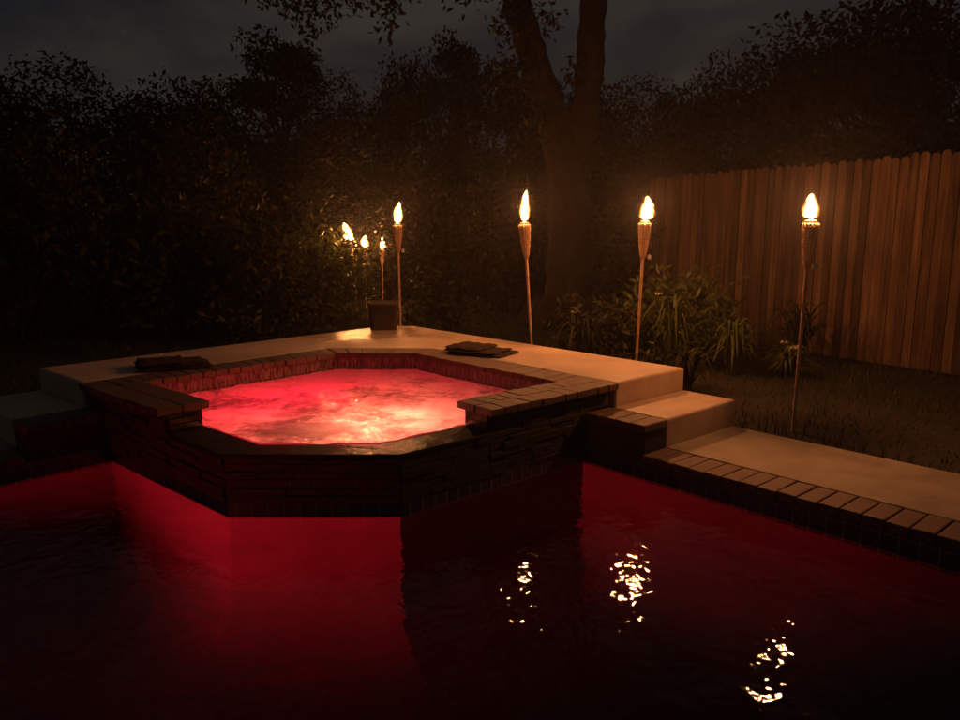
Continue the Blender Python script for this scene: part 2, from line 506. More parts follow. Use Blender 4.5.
# ------------------------------------------------------------------ spa
spa = empty('hot_tub', (XC, 5.8, 0))
tag(spa, 'raised eight-sided stone spa glowing red, built into the corner of the dark pool', 'hot tub')
def P(o):  # parent keeping world placement
    o.parent = spa; o.matrix_parent_inverse = Matrix.Translation((-XC, -5.8, 0)); return o
shell = P(prism('lower_wall', outer, -1.72, ZL, M['plaster'], hole=inner))
basin = P(sheet('basin_floor', inner, -.5, M['basin']))
# basin inner lining
P(strip('basin_wall', [(p[0]*.997+XC*.003, p[1]*.998+5.8*.002) for p in inner], -.5, ZL+.004, M['basin'], closed=True))
# raised U of wall
Ut = -1.0
U = [F(.03, Ut), F(.03, .29), O_back, mir(O_back), mir(F(.03, .29)), mir(F(.03, Ut)),
     mir(F(-.22, Ut)), mir(I_cor), mir(I_back), I_back, I_cor, F(-.22, Ut)]
P(prism('raised_wall', U, ZL+.001, .545, M['stone']))
# inside tiles
def lin(a, b, f): return (a[0]+(b[0]-a[0])*f, a[1]+(b[1]-a[1])*f)
def shift_in(p, k=.006):
    c = Vector((XC, 5.9)); v = c-Vector(p); v.normalize(); return (p[0]+v.x*k, p[1]+v.y*k)
tp = [shift_in(q) for q in (F(-.22, Ut+.006), I_cor, I_back, mir(I_back), mir(I_cor), mir(F(-.22, Ut+.006)))]
P(strip('tile_band', tp, .30, .548, M['spa_tile']))

# brick coping
rng = random.Random(4)
def brick_run(mb, a0, a1, b0, b1, z0, z1, w=.118, gap=.005):
    """a0-a1 the edge over the water, b0-b1 the back edge; headers laid across"""
    L = math.dist(a0, a1); n = max(1, round(L/w))
    for i in range(n):
        f0 = (i + gap/2/(L/n))/n; f1 = (i + 1 - gap/2/(L/n))/n
        j = [rng.uniform(-.004, .004) for _ in range(4)]
        q = [lin(a0, a1, f0), lin(a0, a1, f1), lin(b0, b1, f1), lin(b0, b1, f0)]
        nx, ny = a0[0]-b0[0], a0[1]-b0[1]; l = math.hypot(nx, ny); nx /= l; ny /= l
        o = rng.uniform(-.006, .006)
        q[0] = (q[0][0]+nx*o, q[0][1]+ny*o); q[1] = (q[1][0]+nx*o, q[1][1]+ny*o)
        mb.add([(x, y, z0) for x, y in q] + [(x, y, z1+j[k]*.7) for k, (x, y) in enumerate(q)],
               [(3,2,1,0),(4,5,6,7),(0,1,5,4),(1,2,6,5),(2,3,7,6),(3,0,4,7)])
cz0, cz1 = .545, .597
mb = MB()
for mf in (lambda p: p, mir):
    # leg
    brick_run(mb, mf(F(.12, -1.05)), mf(F(.12, .30)), mf(F(-.06, -1.05)), mf(F(-.06, .30)), cz0, cz1)
    brick_run(mb, mf(F(-.255, -1.05)), mf(F(-.255, -.0)), mf(F(-.067, -1.05)), mf(F(-.067, .0)), cz0, cz1)
    # side
    brick_run(mb, mf(F(-.067, -.012)), mf(f_at_y(7.15, t=-.012)), mf(F(-.067, .30)), mf(f_at_y(7.445, t=.30)), cz0, cz1)
brick_run(mb, lin(f_at_y(7.15, t=-.012), mir(f_at_y(7.15, t=-.012)), .01), lin(f_at_y(7.15, t=-.012), mir(f_at_y(7.15, t=-.012)), .99),
          lin(f_at_y(7.445, t=.30), mir(f_at_y(7.445, t=.30)), .01), lin(f_at_y(7.445, t=.30), mir(f_at_y(7.445, t=.30)), .99), cz0, cz1)
cb = P(mb.build('coping', M['brick'])); fix_normals(cb); bevel(cb, .005, 2)
# mortar bed under the coping bricks' joints
U2 = [F(.10, Ut-.03), F(.10, .295), f_at_y(7.44, t=.295), mir(f_at_y(7.44, t=.295)), mir(F(.10, .295)), mir(F(.10, Ut-.03)),
      mir(F(-.24, Ut-.03)), mir(F(-.24, .005)), mir(f_at_y(7.165, t=.005)), f_at_y(7.165, t=.005), F(-.24, .005), F(-.24, Ut-.03)]
P(prism('mortar_bed', U2, cz0+.003, cz1-.005, M['mortar']))

# stacked ledger stones on the outer faces
def ledger(mb, a, b, z0, z1, outn, rng, rows_h=.048):
    L = math.dist(a, b); ax = ((b[0]-a[0])/L, (b[1]-a[1])/L)
    z = z0
    while z < z1 - .01:
        h = min(rows_h*rng.uniform(.8, 1.25), z1-z)
        if z1-z-h < .02: h = z1-z
        u = 0
        while u < L-.001:
            l = rng.uniform(.12, .42)
            if L-u-l < .1: l = L-u
            d = rng.uniform(.006, .03)
            c = (a[0]+ax[0]*(u+l/2)+outn[0]*d/2, a[1]+ax[1]*(u+l/2)+outn[1]*d/2)
            mb.box(c, ax, outn, l/2-.0025, d/2, z+.002, z+h-.002, .0015, rng)
            u += l
        z += h
mb = MB(); rng = random.Random(9)
eN = (EX, EY); eM = (-EX, EY)
zc = .385
ledger(mb, Cc, F(.03, Ut), .10, zc, eN, rng); ledger(mb, F(.03, Ut), F(.03, .29), .10, .545, eN, rng)
ledger(mb, Bb, Cc, .10, zc, (0, -1), rng)
ledger(mb, Bb, mir(F(.03, Ut)), .10, zc, eM, rng); ledger(mb, mir(F(.03, Ut)), mir(F(.03, .29)), .10, .545, eM, rng)
ledger(mb, F(-.2, Ut), F(.03, Ut), ZL+.01, .545, (-NX, -NY), rng)
ledger(mb, mir(F(-.2, Ut)), mir(F(.03, Ut)), ZL+.01, .545, (NX, -NY), rng)
st = P(mb.build('stone_cladding', M['stone'])); fix_normals(st); bevel(st, .003, 1)
# waterline tiles of the spa's outer faces
def face_strip(name, pts, d, z0, z1, mat):
    v = []; f = []; uv = []; u = 0
    for a, b, n in pts:
        a = (a[0]+n[0]*d, a[1]+n[1]*d); b = (b[0]+n[0]*d, b[1]+n[1]*d)
        L = math.dist(a, b); k = len(v)
        v += [(a[0],a[1],z0),(b[0],b[1],z0),(b[0],b[1],z1),(a[0],a[1],z1)]
        uv += [(u,z0),(u+L,z0),(u+L,z1),(u,z1)]; f.append((k,k+1,k+2,k+3)); u += L
    return mesh_obj(name, v, f, mat, uvs=uv)
P(face_strip('waterline_tile', [(mir(F(.03,.0)), Bb, eM), (Bb, Cc, (0,-1)), (Cc, F(.03, 0), eN)], .005, -.012, .10, M['tile']))
# lip stone over the low front
lipo = [F(.055, Ut), f_at_y(4.335, s=.055)]
lip_outer = lipo + [mir(lipo[1]), mir(lipo[0])]
lip_inner = [mir(F(-.215, Ut)), mir(f_at_y(4.565, s=-.215)), f_at_y(4.565, s=-.215), F(-.215, Ut)]
lp = P(prism('spill_lip', lip_outer + lip_inner, .385, ZL+.006, M['lip'])); bevel(lp, .008, 3)

# spa water: a rippled, aerated surface
def poly_contains(poly, x, y):
    ins = False
    for i in range(len(poly)):
        x1, y1 = poly[i]; x2, y2 = poly[i-1]
        if (y1 > y) != (y2 > y) and x < (x2-x1)*(y-y1)/(y2-y1)+x1: ins = not ins
    return ins
bm = bmesh.new()
vs = [bm.verts.new((p[0], p[1], ZW)) for p in inner]
bm.faces.new(vs)
for ax in (0, 1):
    lo = min(p[ax] for p in inner); hi = max(p[ax] for p in inner)
    k = lo+.03
    while k < hi:
        no = (1,0,0) if ax == 0 else (0,1,0)
        c = (k,0,0) if ax == 0 else (0,k,0)
        bmesh.ops.bisect_plane(bm, geom=bm.verts[:]+bm.edges[:]+bm.faces[:], plane_co=c, plane_no=no, dist=1e-5)
        k += .03
from mathutils import noise as mn
for v in bm.verts:
    q = Vector((v.co.x*5, v.co.y*5, 1.3))
    edge = 1
    v.co.z += .011*mn.fractal(q, 1.0, 2.0, 4) + .006*mn.noise(Vector((v.co.x*17, v.co.y*17, 4)))
bmesh.ops.recalc_face_normals(bm, faces=bm.faces)
me = bpy.data.meshes.new('spa_water'); bm.to_mesh(me); bm.free()
if me.polygons[0].normal.z < 0: me.flip_normals()
me.polygons.foreach_set('use_smooth', [True]*len(me.polygons)); me.materials.append(M['spa_water'])
sw = bpy.data.objects.new('spa_water', me); COL.objects.link(sw); tag(sw, kind='structure')

# ------------------------------------------------------------------ deck, steps, path, pool coping
T1 = 1.27
dk_out_r = [F(.09, .305), F(.09, T1), f_at_y(9.30, t=T1)]
dk_in_r = [F(-.10, .305), f_at_y(7.45, t=.305)]
deck_poly = dk_out_r + [mir(p) for p in dk_out_r[::-1]] + [mir(p) for p in dk_in_r] + dk_in_r[::-1]
deck = prism('deck', deck_poly, -.05, ZD, M['deck']); bevel(deck, .022, 4, 40); tag(deck, kind='structure')
def side_steps(mf, tagname):
    s1 = [mf(F(.093, .262)), mf(F(.60, .262)), mf(F(.60, T1-.02)), mf(F(.093, T1-.02))]
    o = prism('step', s1, -.05, ZS, M['deck']); bevel(o, .02, 4, 40); tag(o, kind='structure')
    # wall under the brick nosing, down to the pool
    o = prism('step_wall', [mf(F(.032, .003)), mf(F(.60, .003)), mf(F(.60, .258)), mf(F(.032, .258))], .05, ZS-.062, M['stone']); tag(o, kind='structure')
    m = MB(); brick_run(m, mf(F(.06, -.03)), mf(F(.615, -.03)), mf(F(.06, .258)), mf(F(.615, .258)), ZS-.06, ZS-.002, .125)
    o = m.build('step_coping', M['brick']); fix_normals(o); bevel(o, .01, 2); tag(o, kind='structure')
side_steps(lambda p: p, 'r'); side_steps(mir, 'l')
# path along the pool
pth = prism('path', [F(.602, .262), F(14, .262), F(14, 1.2), F(.602, 1.2)], .0, ZP, M['path']); bevel(pth, .012, 3, 40); tag(pth, kind='structure')
pthl = prism('path', [mir(F(.602, .262)), mir(F(2.1, .262)), mir(F(2.1, 1.2)), mir(F(.602, 1.2))], .0, ZP, M['path']); bevel(pthl, .012, 3, 40); tag(pthl, kind='structure')
patio = prism('patio', [(-9, -6), (PR[0]+.2, -6), (PR[0]+.2, .62), (-9, .62)], .0, ZP-.006, M['path']); tag(patio, kind='structure')
rng = random.Random(5)
m = MB()
sR = (5.54-.9)/(-EY)
brick_run(m, F(.60, -.03), F(sR-.05, -.03), F(.60, .258), F(sR-.05, .258), ZP-.062, ZP-.003, .125)
brick_run(m, mir(F(.62, -.03)), mir(F(2.15, -.03)), mir(F(.62, .258)), mir(F(2.15, .258)), ZP-.062, ZP-.003, .125)
brick_run(m, (PL2[0]-.1, .93), (PR[0]+.1, .93), (PL2[0]-.1, .64), (PR[0]+.1, .64), ZP-.062, ZP-.003, .125)
brick_run(m, (PL1[0]+.03, 1.0), (PL1[0]+.03, PL1[1]-.1), (PL1[0]-.26, 1.0), (PL1[0]-.26, PL1[1]-.1), ZP-.062, ZP-.003, .125)
pc = m.build('pool_coping', M['brick']); fix_normals(pc); bevel(pc, .01, 2); tag(pc, kind='structure')

# ------------------------------------------------------------------ lamps and added fill lights under water
def point(name, loc, energy, color, r=.04, parent=None):
    l = bpy.data.lights.new(name, 'POINT'); l.energy = energy; l.color = color; l.shadow_soft_size = r
    o = bpy.data.objects.new(name, l); COL.objects.link(o); o.location = loc
    if parent: o.parent = parent
    return o
RED = (1, .010, .022)
SPAC = (1, .075, .060)
point('spa_lamp_and_fill', (-.86, 5.00, .12), 52, (1, .20, .10), .12)
point('spa_lamp_and_fill', (-.66, 5.30, .15), 24, (1, .20, .10), .12)  # extra light, added to spread the bright core of the single spa lamp
point('spa_lamp_and_fill', (-1.35, 5.7, -.30), 85, (1, .002, .030), .12)  # added red fill for the rest of the spa, no fixture of its own
# pool lamp fixture + spot
pl = empty('pool_lamp', (-3.85, .90, -.34)); tag(pl, 'round red underwater lamp in the near wall of the pool', 'pool light')
v, f = lathe([(.11, 0), (.12, .02), (.11, .035), (.09, .036)], 24)
o = mesh_obj('housing', v, f, M['metal_can'], pl, True); o.rotation_euler = (-math.pi/2, 0, 0)
v, f = lathe([(.088, .037), (.06, .046), (.01, .05)], 24)
o = mesh_obj('lens', v, f, M['lens'], pl, True); o.rotation_euler = (-math.pi/2, 0, 0)
sp = bpy.data.lights.new('pool_lamp_beam', 'SPOT'); sp.energy = 1350; sp.color = RED; sp.shadow_soft_size = .13
sp.spot_size = R(82); sp.spot_blend = 1.0
so2 = bpy.data.objects.new('pool_lamp_beam', sp); COL.objects.link(so2)
so2.location = (-3.85, .99, -.34)
dv = Vector((-1.2, 4.5, 1.05)) - so2.location
so2.rotation_euler = dv.to_track_quat('-Z', 'Y').to_euler()

# ------------------------------------------------------------------ torches
TC = (1, .335, .10)
def flame_mesh(h, w, bend, seed):
    rg = random.Random(seed)
    prof = []
    N = 16
    for i in range(N+1):
        t = i/N
        r = w/2*(math.sin(math.pi*t**.78)**.62*(1-.22*t) if 0 < t < 1 else 0)+.003*(1-t)
        prof.append((max(r, .0015), t*h))
    v, f = lathe(prof, 14, lambda a, z: 1+.16*math.sin(2*a+9*z+seed)+.13*math.sin(3*a-17*z+seed*2)+.10*math.sin(a+26*z+seed*3))
    ph = rg.uniform(0, 6)
    v = [(x+.010*math.sin(z*22+ph)*(z/h), y+.010*math.sin(z*18+ph*2)*(z/h), z) for x, y, z in v]
    return v, f

def make_torch(head_z, foot, fh, fw, bend, label, power, seed=1, snuffer=False, small=False):
    """head_z is the world height of the canister top; foot a point on the ground; lean is set by the Empty's tilt"""
    t = empty('tiki_torch', foot)
    tag(t, label, 'torch', 'lit tiki torches standing behind the pool')
    H = head_z
    m = MB()
    zs = [0, .02]; rr = [.006, .014]
    n = 6
    pts = [(0,0,-.12)]; rad = [.006]
    segs = 7
    top = H-.36
    for i in range(segs):
        z0 = top*i/segs; z1 = top*(i+1)/segs
        r = .0125+.004*i/segs
        pts += [(0,0,z0+.004),(0,0,z0+.012),(0,0,z1-.012),(0,0,z1-.004)]
        rad += [r+.003, r, r, r+.003]
    pts.append((0,0,top+.02)); rad.append(.018)
    m.tube(pts, rad, 10)
    m.build('pole', M['bamboo'], t, True)
    # woven basket: flared splints with bands
    m = MB()
    ns = 14
    for k in range(ns):
        a = 2*math.pi*k/ns
        P_ = []
        for q in range(9):
            u = q/8
            r = .018+.040*(u**.75)+ (.004*math.sin(u*math.pi))
            wv = .0025*(1 if (q+k) % 2 else -1)
            P_.append(((r+wv)*math.cos(a), (r+wv)*math.sin(a), top-.02+u*.36))
        m.tube(P_, [.0045+.0035*(q/8) for q in range(9)], 5)
    for q in range(14):
        u = .12+.88*q/13
        r = .018+.040*(u**.75)+.004*math.sin(u*math.pi)
        ring = [((r+.002)*math.cos(x), (r+.002)*math.sin(x), top-.02+u*.36) for x in [2*math.pi*i/16 for i in range(17)]]
        m.tube(ring, .004, 5, False)
    m.build('basket', M['bamboo'], t, True)
    v, f = lathe([(.020, H-.16), (.046, H-.13), (.050, H-.02), (.051, H), (.040, H+.006), (.014, H+.012), (.013, H+.030)], 20)
    can = mesh_obj('canister', v, f, M['metal_can'], t, True)
    v, f = lathe([(.009, H+.028), (.010, H+.04), (.007, H+.052)], 10)
    mesh_obj('wick', v, f, M['wick'], can, True)
    if snuffer:
        m = MB()
        m.tube([(.052, 0, H-.01), (.066, 0, H-.10), (.066, -.004, H-.22), (.062, -.006, H-.33)], .0018, 5)
        sn = m.build('snuffer_chain', M['metal_can'], t, True)
        v, f = lathe([(.022, 0), (.023, .035), (.012, .045), (.004, .052)], 14)
        cap = mesh_obj('snuffer_cap', v, f, M['pipe'], sn, True); cap.location = (.062, -.006, H-.38)
    v, f = flame_mesh(fh*.84, fw*.98, bend, seed)
    fl = mesh_obj('flame', v, f, M['flame'], t, True); fl.location = (0, 0, H+.018); fl.rotation_euler = (R(2), R(bend), 0)
    point('torch_light', (0, 0, H+.03+fh*.42), power, TC, .035, t)
    return t
def lean(t, foot, head):
    d = Vector(head)-Vector(foot)
    t.rotation_euler = Vector((0,0,1)).rotation_difference(d.normalized()).to_euler()

def px(x, y, Y):
    """world point for a position measured in the photograph at forward distance Y"""
    p = math.atan(125/730); vv = -(y-360)/730
    # ground-plane forward distance Y
    k = Y/(math.cos(p)+vv*math.sin(p))
    return (k*(x-480)/730, Y, 1.75+k*(-math.sin(p)+vv*math.cos(p)))

TORCH = [
  # head px, head py, Y, foot px offset in metres (dx,dy), flame h, w, bend, power, snuffer, label
  (524.5, 223, 8.0, (.12, .0), .40, .115, 6, 75, False, 'leaning bamboo torch with a tall narrow flame behind the middle of the deck'),
  (645, 221.5, 7.6, (-.04, .02), .285, .18, 4, 95, True, 'upright bamboo torch in front of the leafy bush and the left end of the fence'),
  (811, 221, 5.9, (.0, .05), .235, .155, -3, 95, True, 'dark-poled torch beside the path, standing in front of the wooden fence'),
  (397.5, 224, 10.0, (.02, .0), .33, .17, 6, 36, True, 'bamboo torch right behind the dark tub at the back corner of the deck'),
  (349.5, 242, 14.5, (.02, .0), .44, .24, -14, 60, False, 'far torch with the biggest flame of the cluster left of the dark tub'),
  (354.5, 250, 15.5, (.03, .0), .38, .19, -12, 50, False, 'far torch whose flame overlaps the big flame of the far cluster'),
  (365, 247.5, 16.5, (.0, .0), .30, .22, 4, 50, False, 'far torch with a small round flame, third from the left in the cluster'),
  (382, 249, 17.5, (.0, .0), .30, .18, 2, 50, False, 'farthest torch with a tiny flame, alone between the cluster and the tub'),
]
for i, (hx, hy, Y, fo_, fh, fw, bend, pw_, sn, lab) in enumerate(TORCH):
    h = px(hx, hy, Y)
    foot = (h[0]+fo_[0], h[1]+fo_[1], G0)
    L = math.dist(foot, h)
    t = make_torch(L, foot, fh, fw, bend, lab, pw_, i+1, sn)
    lean(t, foot, h)
    if i in (5, 6, 7): t['group'] = 'lit tiki torches standing behind the pool'

# ------------------------------------------------------------------ towels, tub
def towel(loc, rz, L, W, label, seed):
    rg = random.Random(seed)
    t = empty('folded_towel', loc, rz)
    tag(t, label, 'towel', 'folded dark towels on the spa deck')
    z = 0
    for k in range(3):
        th = .026*rg.uniform(.9, 1.15)
        l = L*(1-.05*k)*rg.uniform(.93, 1); wd = W*(1-.06*k)*rg.uniform(.93, 1)
        ox, oy = rg.uniform(-.02, .02)-(.05*k*.6), rg.uniform(-.015, .015)
        if k == 2: l *= .72; ox -= .06
        nx_, ny_ = 22, 14
        v = []; f = []
        for s_ in (0, 1):
            for j in range(ny_+1):
                for i in range(nx_+1):
                    a = i/nx_*2-1; b = j/ny_*2-1
                    rx = max(0, (abs(a)-.9)/.1); ry = max(0, (abs(b)-.86)/.14)
                    rd = min(1, math.hypot(rx, ry))
                    hh = th/2*math.sqrt(max(0, 1-rd*rd))
                    nz = mn.noise(Vector((a*2.4+seed, b*2.2, k*3)))*.012
                    ex = 1+.03*mn.noise(Vector((b*2, k, seed)))
                    x = a*l/2*ex+ox; y = b*wd/2*(1+.04*mn.noise(Vector((a*2, k+9, seed))))+oy
                    v.append((x, y, max(.0015 if k == 0 else 0, z+th/2+nz*(.3 if k == 0 else 1)+(hh if s_ else -hh))))
        o_ = (nx_+1)*(ny_+1)
        for j in range(ny_):
            for i in range(nx_):
                a = j*(nx_+1)+i
                f.append((o_+a, o_+a+1, o_+a+nx_+2, o_+a+nx_+1)); f.append((a, a+nx_+1, a+nx_+2, a+1))
        bm_i = [i for i in range(nx_+1)]+[(j+1)*(nx_+1)-1 for j in range(1, ny_+1)]+[ny_*(nx_+1)+i for i in range(nx_-1, -1, -1)]+[j*(nx_+1) for j in range(ny_-1, 0, -1)]
        for q in range(len(bm_i)):
            a, b = bm_i[q], bm_i[(q+1) % len(bm_i)]
            f.append((a, b, b+o_, a+o_))
        mesh_obj('fold', v, f, M['towel'], t, True)
        z += th*.92
    return t
p = px(480, 352, 7.15)
towel((.02, 7.12, ZD), R(-30), .64, .44, 'dark folded towel on the deck at the right back of the red spa', 3)
towel((-2.72, 6.38, ZD), R(28), .60, .46, 'very dark folded towel on the shadowed deck at the left of the spa', 8)

tub = empty('garden_tub', (-1.20, 9.02, ZD), R(8))
tag(tub, 'small dark square tub with rounded corners on the back corner of the deck', 'tub')
def rrect(hw, r, n=5):
    pts = []
    for cx, cy, a0 in ((hw-r, hw-r, 0), (-hw+r, hw-r, 90), (-hw+r, -hw+r, 180), (hw-r, -hw+r, 270)):
        for i in range(n+1):
            a = R(a0+90*i/n); pts.append((cx+r*math.cos(a), cy+r*math.sin(a)))
    return pts
v = []; f = []
lv = [(.155, 0), (.16, .012), (.172, .30), (.185, .302), (.188, .335), (.168, .336), (.165, .22), (.02, .218)]
rgn = 24
for hw, z in lv:
    for x, y in rrect(hw, hw*.28): v.append((x, y, z))
for i in range(len(lv)-1):
    for k in range(rgn):
        k2 = (k+1) % rgn; f.append((i*rgn+k, i*rgn+k2, (i+1)*rgn+k2, (i+1)*rgn+k))
f.append(tuple(range(rgn))[::-1]); f.append(tuple((len(lv)-1)*rgn+k for k in range(rgn)))
o = mesh_obj('body', v, f, M['tub'], tub, True)
v = []; f = []
for i, (hw, z) in enumerate([(.164, .24), (.12, .252), (.05, .262)]):
    for x, y in rrect(hw, hw*.28): v.append((x, y, z))
for i in range(2):
    for k in range(rgn):
        k2 = (k+1) % rgn; f.append((i*rgn+k, i*rgn+k2, (i+1)*rgn+k2, (i+1)*rgn+k))
f.append(tuple(2*rgn+k for k in range(rgn)))
mesh_obj('soil', v, f, M['soil'], tub)

# ------------------------------------------------------------------ fence
def fence():
    rg = random.Random(17)
    fr = empty('wooden_fence', (4.80, 9.60, 0))
    tag(fr, 'tall brown wooden privacy fence of dog-eared pickets behind the right torches', 'fence')
    d = Vector((-.534, .845)); nrm = Vector((-.845, -.534))
    m = MB(); tones = []
    s = -9.0
    while s < 3.55:
        wd = .108+rg.uniform(-.006, .006)
        h = 2.53+rg.uniform(-.025, .03)
        off = rg.uniform(-.006, .006); tilt = rg.uniform(-.0015, .0015)
        hw = wd/2; ear = .028
        prof = [(-hw, -.02), (hw, -.02), (hw, h-ear*1.2), (hw-ear, h), (-hw+ear, h), (-hw, h-ear*1.2)]
        b = len(m.v); 
        for dz in (0, .016):
            for a, z in prof:
                px_ = s+a+tilt*z
                q = d*px_+nrm*(dz+off)
                m.v.append((q.x, q.y, z+.16))
        m.f += [tuple(b+k for k in range(6))[::-1], tuple(b+6+k for k in range(6))]
        m.f += [(b+k, b+(k+1) % 6, b+(k+1) % 6+6, b+k+6) for k in range(6)]
        tones += [rg.choice([rg.uniform(.38, .9), rg.uniform(.7, 1.1), rg.uniform(.7, 1.1)])]*12
        s += wd+rg.uniform(.004, .012)
    o = m.build('picket', M['fence'], fr); fix_normals(o)
    at = o.data.attributes.new('tone', 'FLOAT_COLOR', 'POINT')
    for i, c in enumerate(tones): at.data[i].color = (c, c*.98, c*.95, 1)
    o['kind'] = 'stuff'
    for z in (.35, 1.25, 2.15):
        mm = MB(); c = d*(-2.72)-nrm*.035
        mm.box((c.x, c.y), (d.x, d.y), (nrm.x, nrm.y), 6.27, .019, z+.16, z+.25)
        r_ = mm.build('rail', M['fence'], fr); at = r_.data.attributes.new('tone', 'FLOAT_COLOR', 'POINT')
        for k in range(len(r_.data.vertices)): at.data[k].color = (.8,.8,.8,1)
    k = -8.8
    while k < 3.6:
        mm = MB(); c = d*k-nrm*.105
        mm.box((c.x, c.y), (d.x, d.y), (nrm.x, nrm.y), .045, .045, .0, 2.4)
        r_ = mm.build('post', M['fence'], fr); at = r_.data.attributes.new('tone', 'FLOAT_COLOR', 'POINT')
        for j in range(len(r_.data.vertices)): at.data[j].color = (.8,.8,.8,1)
        k += 2.4
fence()

# ------------------------------------------------------------------ foliage
def leaf_arrays(clumps, size, aspect, seed, fold=.25, droop=0, shell=.55):
    """clumps: (x,y,z,rx,ry,rz,n). Diamond leaves with a fold"""
    rg = np.random.default_rng(seed)
    C = []; 
    for (x, y, z, rx, ry, rz, n) in clumps:
        u = rg.normal(size=(n, 3)); u /= np.linalg.norm(u, axis=1)[:, None]
        rad = rg.uniform(0, 1, n)**(1/3)*(1-shell) + shell*rg.uniform(.75, 1.08, n)
        p = u*rad[:, None]*np.array([rx, ry, rz])+np.array([x, y, z])
        p += rg.normal(size=(n, 3))*size*.8
        C.append(p)
    C = np.concatenate(C); n = len(C)
    a = rg.normal(size=(n, 3)); a[:, 2] -= droop; a /= np.linalg.norm(a, axis=1)[:, None]
    b = np.cross(a, rg.normal(size=(n, 3))); b /= np.linalg.norm(b, axis=1)[:, None]
    c = np.cross(a, b)
    L = size*rg.uniform(.6, 1.35, n)[:, None]; W = L*aspect
    v = np.empty((n, 4, 3))
    v[:, 0] = C; v[:, 1] = C+a*L*.45+b*W*.5+c*W*fold; v[:, 2] = C+a*L; v[:, 3] = C+a*L*.45-b*W*.5+c*W*fold
    return v.reshape(-1, 3)

def quads_obj(name, V, mat, parent=None):
    n = len(V)//4
    me = bpy.data.meshes.new(name)
    me.vertices.add(len(V)); me.vertices.foreach_set('co', V.astype(np.float32).ravel())
    me.loops.add(n*4); me.loops.foreach_set('vertex_index', np.arange(n*4, dtype=np.int32))
    me.polygons.add(n); me.polygons.foreach_set('loop_start', np.arange(0, n*4, 4, dtype=np.int32))
    try: me.polygons.foreach_set('loop_total', np.full(n, 4, dtype=np.int32))
    except Exception: pass
    me.update(calc_edges=True); me.validate()
    me.materials.append(mat)
    o = bpy.data.objects.new(name, me); COL.objects.link(o)
    if parent: o.parent = parent
    return o

def crown_clumps(H, Wd, z0, k, n, seed, peak=.0):
    rg = random.Random(seed); out = []
    for i in range(k):
        t = rg.random()
        z = z0+(H-z0)*t
        rr = Wd/2*math.sqrt(max(.05, 1-((t-.42)/.62)**2))
        a = rg.uniform(0, 2*math.pi); r = rr*rg.uniform(.25, .95)
        s_ = rg.uniform(.12, .22)*Wd
        out.append((r*math.cos(a), r*math.sin(a), z, s_, s_, s_*rg.uniform(.6, .95), n))
    return out

def tree_proto(H, Wd, seed, leaf=.16, k=34, n=300, z0=None, mat='leaf_dark', multi=1):
    rg = random.Random(seed)
    t = empty('tree', (0, 0, 0))
    z0 = H*.18 if z0 is None else z0
    cl = crown_clumps(H, Wd, z0+.3, k, n, seed)
    m = MB()
    r0 = .022*H+.03
    top = H*.72
    path = [(0,0,-.15)]
    x = y = 0
    for i in range(1, 7):
        x += rg.uniform(-.1, .1)*H*.06; y += rg.uniform(-.1, .1)*H*.06
        path.append((x, y, top*i/6))
    m.tube(path, [r0*(1.25 if i == 0 else 1)*(1-.8*i/6) for i in range(7)], 9)
    for c in cl[::2]:
        i = max(1, min(5, int(c[2]/top*6)-1)); b = path[i]
        mid = ((b[0]+c[0])/2, (b[1]+c[1])/2, (b[2]+c[2])/2-.1)
        m.tube([b, mid, c[:3]], [r0*.35, r0*.2, r0*.06], 5)
    m.build('trunk', M['bark'], t, True)
    quads_obj('crown', leaf_arrays(cl, leaf, .5, seed), M[mat], t)
    return t

def copy_tree(o, loc, rz, sxy, sz):
    c = o.copy(); COL.objects.link(c)
    c.location = loc; c.rotation_euler = (0, 0, rz); c.scale = (sxy, sxy, sz)
    for ch in o.children:
        d = ch.copy(); COL.objects.link(d); d.parent = c
    return c

protos = [tree_proto(6.2, 5.2, 31), tree_proto(6.4, 4.2, 77, .15, 28, 330), tree_proto(5.6, 6.0, 54, .17, 36, 300),
          tree_proto(7.0, 3.4, 90, .15, 26, 330)]
